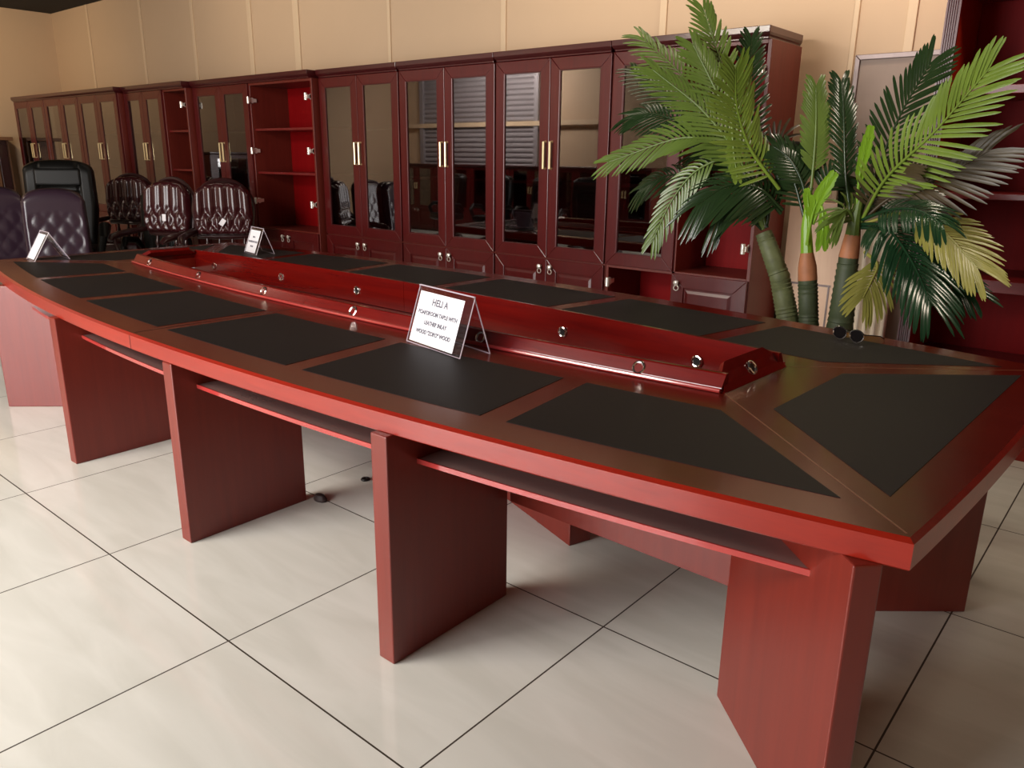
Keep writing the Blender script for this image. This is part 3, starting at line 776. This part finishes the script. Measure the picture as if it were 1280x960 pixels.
def tufted_chair(label, tagpos=None):
    r = empty('tufted_chair', (0,0,0), 0, label=label, cat='office chair', group='button tufted chairs in front of the bookcases')
    star_base(r)
    seat = MB(); seat.loft([[(sx*(.25-e), sy*(.24-e), z) for sx, sy in ((-1,-1),(-.5,-1.06),(.5,-1.06),(1,-1),(1,.9),(-1,.9))] for e, z in ((.02,.42),(0,.44),(0,.5),(.03,.53),(.12,.545))])
    seat.build('seat', M['ox_leather'], r, bevel=.01, smooth=True)
    b = cushion(.5, .45, .085, tuft_flutes, arch(.5, .45, .32, .88)).build('backrest', M['ox_leather'], r, smooth=True, angle=180)
    b.location = (0, .2, .705); b.rotation_euler = (math.radians(-6), 0, 0)
    # arched wooden rear frame
    pts = [(-.23,.235,.68)]+[(.255*math.cos(a), .245+.05*math.sin(a), .92+.255*math.sin(a)) for a in [PI-PI*k/14 for k in range(15)]]+[(.23,.235,.68)]
    MB().tube(pts, .022, 8).build('back_frame', M['dark_wood'], r, smooth=True)
    MB().tube([(-.24,.225,.69),(0,.21,.685),(.24,.225,.69)], .025, 8).build('lower_rail', M['dark_wood'], r, smooth=True)
    for x in (-.16,-.055,.055,.16):
        MB().tube([(x,.2,.5),(x,.2,.53),(x,.205,.57),(x,.205,.6),(x,.21,.64),(x,.215,.69)], [.013,.02,.012,.022,.012,.015], 10).build('turned_spindle', M['dark_wood'], r, smooth=True)
    for s in (-1, 1):
        MB().tube([(s*.25,.21,.73),(s*.30,.08,.715),(s*.31,-.08,.70),(s*.29,-.2,.68),(s*.28,-.235,.655)], [.022,.028,.03,.03,.02], 10).build('arm', M['dark_wood'], r, smooth=True)
        MB().tube([(s*.25,-.16,.49),(s*.265,-.165,.55),(s*.28,-.17,.6),(s*.285,-.175,.68)], [.014,.024,.013,.018], 10).build('arm_post', M['dark_wood'], r, smooth=True)
    return r
def price_tag(ch, x, z, rot, label):
    o = MB().box(-.02,.02,-.0012,.0012,-.03,.03).build('price_tag', M['paper']); tag(o, label, 'tag', 'white tags on the tufted chairs')
    M4 = ch.matrix_world if False else Matrix.Translation(ch.location) @ Matrix.Rotation(ch.rotation_euler.z, 4, 'Z')
    o.matrix_world = M4 @ Matrix.Translation((x, .105+(z-.7)*.1, z)) @ Matrix.Rotation(rot, 4, 'Y') @ Matrix.Rotation(math.radians(-6), 4, 'X')
    return o
def setpose(o, x, y, rz): o.location = (x, y, 0); o.rotation_euler = (0, 0, rz); return o
t1 = setpose(tufted_chair('oxblood tufted chair without a tag, furthest left of three'), -8.45, 3.70, math.radians(38))
t2 = setpose(copy_tree(t1), -7.02, 3.34, math.radians(22)); t2['label'] = 'tufted oxblood chair with a white tag, middle of three before the bookcases'
t3 = setpose(copy_tree(t1), -6.38, 3.62, math.radians(50)); t3['label'] = 'tufted oxblood chair with a slanted white tag, nearest the doorless red bookcase'
price_tag(t2, .02, .84, 0, 'white tag on the backrest of the middle tufted chair')
price_tag(t3, .0, .82, math.radians(35), 'slanted white tag on the backrest of the rightmost tufted chair')

def plum_chair(label):
    r = empty('dining_chair', (0,0,0), 0, label=label, cat='chair', group='plum tufted dining chairs at the table end')
    for sx in (-1, 1):
        for sy in (-1, 1):
            MB().tube([(sx*.19,sy*.2,.43),(sx*.2,sy*.21,0)], [.024,.015], 8).build('leg', M['dark_wood'], r, smooth=True)
    MB().box(-.235,.235,-.25,.24,.40,.5).build('seat', M['pur_leather'], r, bevel=.03, seg=4)
    b = cushion(.46, .66, .07, tuft_low, arch(.46, .66, .16)).build('backrest', M['pur_leather'], r, smooth=True, angle=180); b.location = (0,.2,.45); b.rotation_euler = (math.radians(-5),0,0)
    k = MB(); fo = arch(.472, .668, .16)
    ring = [fo(-1, t/10) for t in range(11)]+[fo(-1+2*i/20, 1) for i in range(1, 20)]+[fo(1, 1-t/10) for t in range(11)]
    k.loft([[(x,.012,z) for x,z in ring],[(x,.075,z) for x,z in ring]])
    kb = k.build('back_shell', M['pur_side'], r, bevel=.01); kb.location = (0,.2,.45); kb.rotation_euler = (math.radians(-5),0,0)
    return r
p1 = setpose(plum_chair('plum tufted high-back chair behind the pale tent sign at the left'), -6.87, 2.48, math.radians(68))
p2 = setpose(copy_tree(p1), -7.55, 2.30, math.radians(80)); p2['label'] = 'plum tufted chair cut off by the left edge of the photo'

def exec_chair(label, w=.6, top=1.33):
    r = empty('executive_chair', (0,0,0), 0, label=label, cat='office chair', group='black executive chairs on the left')
    star_base(r, rad=.33)
    MB().box(-.28,.28,-.28,.25,.42,.56).build('seat', M['blk_leather'], r, bevel=.05, seg=4)
    h = top-.52
    def t_(s, t):
        a = .35 if abs(abs(s)-.56) < .05 else 0
        return max(a, .45*(1-min(1, abs(t-.66)/.035)) if abs(t-.66) < .035 and abs(s) < .56 else 0, .3*(1-min(1, abs(t-.36)/.035)) if abs(t-.36) < .035 and abs(s) < .56 else 0)
    b = cushion(w, h, .13, t_, arch(w, h, .12, .85)).build('backrest', M['blk_leather'], r, smooth=True, angle=180); b.location = (0,.2,.52); b.rotation_euler = (math.radians(-7),0,0)
    MB().box(-.2,.2,-.03,.035,.0,.17).build('head_pillow', M['blk_leather'], b, bevel=.03, seg=4).location = (0,-.11,h*.69)
    for s in (-1, 1):
        MB().tube([(s*.33,.2,.6),(s*.36,.1,.72),(s*.36,-.15,.74),(s*.35,-.24,.66),(s*.3,-.18,.46)], [.03,.04,.045,.04,.03], 10).build('arm', M['blk_leather'], r, smooth=True)
    return r
e1 = setpose(exec_chair('big black leather executive chair with padded headrest behind the plum chairs'), -7.95, 2.93, math.radians(62))
e2 = setpose(copy_tree(e1), -7.95, 3.98, math.radians(35)); e2['label'] = 'black executive chair in shadow between the tufted chairs'
e2.scale = (.75, .75, .8); e2.location = (-7.62, 3.66, 0)

# furniture on the other side of the room, seen mirrored in the cabinet glass
for k, (x, y, a) in enumerate(((-7.0,-1.15,165),(-7.85,-1.05,190),(-8.8,-1.1,175),(-9.75,-1.0,200))):
    c = setpose(copy_tree(e1), x, y, math.radians(a)); c.scale = (.85,.85,.84); c['group'] = 'black executive chairs mirrored in the glass doors'
    c['label'] = 'black executive chair mirrored in the glass doors, %s of a row of four' % ('nearest the camera', 'second', 'third', 'furthest')[k]
sb = cabinet(-6.35, YF+.16+DEPTH, 5.7, [(.95,'pair')]*6, 'long low mahogany sideboard across the room, mirrored in the glass doors', None, 'sideboard')
sb.rotation_euler = (0,0,PI); sb.scale = (1,1,.6)
lo = copy_tree(low_src); lo.location = (XL+.46, .2, 0); lo.rotation_euler = (0,0,math.radians(90)); lo.scale = (1.6,1,.68); del lo['group']
lo['label'] = 'low mahogany cabinet on the left wall, mirrored in the leftmost glass doors'

# ------------------------------------------------------------------ small things on the floor
o = MB().lathe([(.001,0),(.02,0),(.022,.004),(.018,.009),(.008,.009),(.007,.005),(.001,.005)], n=18).build('floor_cap', M['black'], smooth=True); o.location = (-2.596, 2.065, 0)
tag(o, 'small round black cap lying on the tiles under the table', 'cap')
o = MB().lathe([(.001,0),(.03,0),(.032,.01),(.02,.025),(.001,.03)], n=10).build('rubber_foot', M['rubber'], smooth=True); o.location = (-2.57, 1.80, 0); o.scale = (1.2,.7,1)
tag(o, 'brown rubber bit beside the second table leg', 'rubber bit')
o = MB().tube([(-.04,0,.002),(-.01,.002,.002),(.03,-.003,.002),(.05,0,.002)], .0016, 6).build('wire_bit', M['rubber']); o.location = (-.835, 1.135, 0); o.rotation_euler = (0,0,math.radians(35))
tag(o, 'thin dark wire bit on a tile in front of the right leg', 'wire')

# ------------------------------------------------------------------ lights
def area(name, loc, target, size, power, col, sy=None):
    l = bpy.data.lights.new(name, 'AREA'); l.energy = power; l.color = col; l.shape = 'RECTANGLE'; l.size = size; l.size_y = sy or size
    o = bpy.data.objects.new(name, l); COL.objects.link(o); o.location = loc
    d = Vector(target)-Vector(loc); o.rotation_euler = d.to_track_quat('-Z', 'Y').to_euler()
    return o
warm = (1, .84, .66); neut = (1, .93, .86); cool = (.93, .95, 1)
area('front_fill', (-3.15, YF-.12, 1.3), (-3.3, 3, .4), 3.4, 215, (1, .98, .97), 2.3)  # added off-frame fill, brightens the floor under the table and the leg fronts
area('lamp_a', (-3.6, -1.7, 3.0), (-2.4, 1.2, .3), 1.6, 90, (1,.96,.9), .8)
area('lamp_b', (-4.9, -1.6, 3.1), (-4.9, 1.0, .2), 1.4, 58, (1,.86,.7), .8)
area('lamp_c', (-8.8, .6, 3.1), (-8.8, 1.6, 0), 1.2, 12, warm, .6)
area('lamp_d', (-3.0, 4.0, 3.15), (-3.0, 4.8, 2.2), 1.8, 7, warm, .2)
area('lamp_e', (-7.2, 3.9, 3.15), (-7.2, 4.8, 2.2), 2.6, 4.6, warm, .2)
area('lamp_f', (-1.35, 4.4, 3.15), (-1.45, 4.75, .8), .3, 10, warm, .15)
area('lamp_g', (-11.2, 2.6, 3.15), (-12.6, 3.9, 2.3), .5, 22, (1,.78,.5))
area('lamp_h', (-9.5, -1.2, 3.1), (-9.8, -2.6, 1.8), 1.8, 100, neut, .4)
area('lamp_i', (.2, 3.5, 3.1), (-.35, 4.8, 1.0), .6, 16, warm, .3)

w = bpy.data.worlds.new('World'); sc.world = w; w.use_nodes = True
w.node_tree.nodes['Background'].inputs[0].default_value = (.9, .85, .8, 1)
w.node_tree.nodes['Background'].inputs[1].default_value = .05

# ------------------------------------------------------------------ camera
cd = bpy.data.cameras.new('Camera'); cam = bpy.data.objects.new('Camera', cd); COL.objects.link(cam); sc.camera = cam
cd.sensor_fit = 'HORIZONTAL'; cd.sensor_width = 36; cd.lens = CAM_F/1280*36; cd.clip_start = .02; cd.clip_end = 100
cam.matrix_world = Matrix(((ri.x, up.x, -fw.x, 0), (ri.y, up.y, -fw.y, 0), (ri.z, up.z, -fw.z, CAM_H), (0,0,0,1)))

vs = sc.view_settings
vs.view_transform = 'Standard'; vs.look = 'None'; vs.gamma = 1; vs.exposure = .5; vs.use_curve_mapping = False
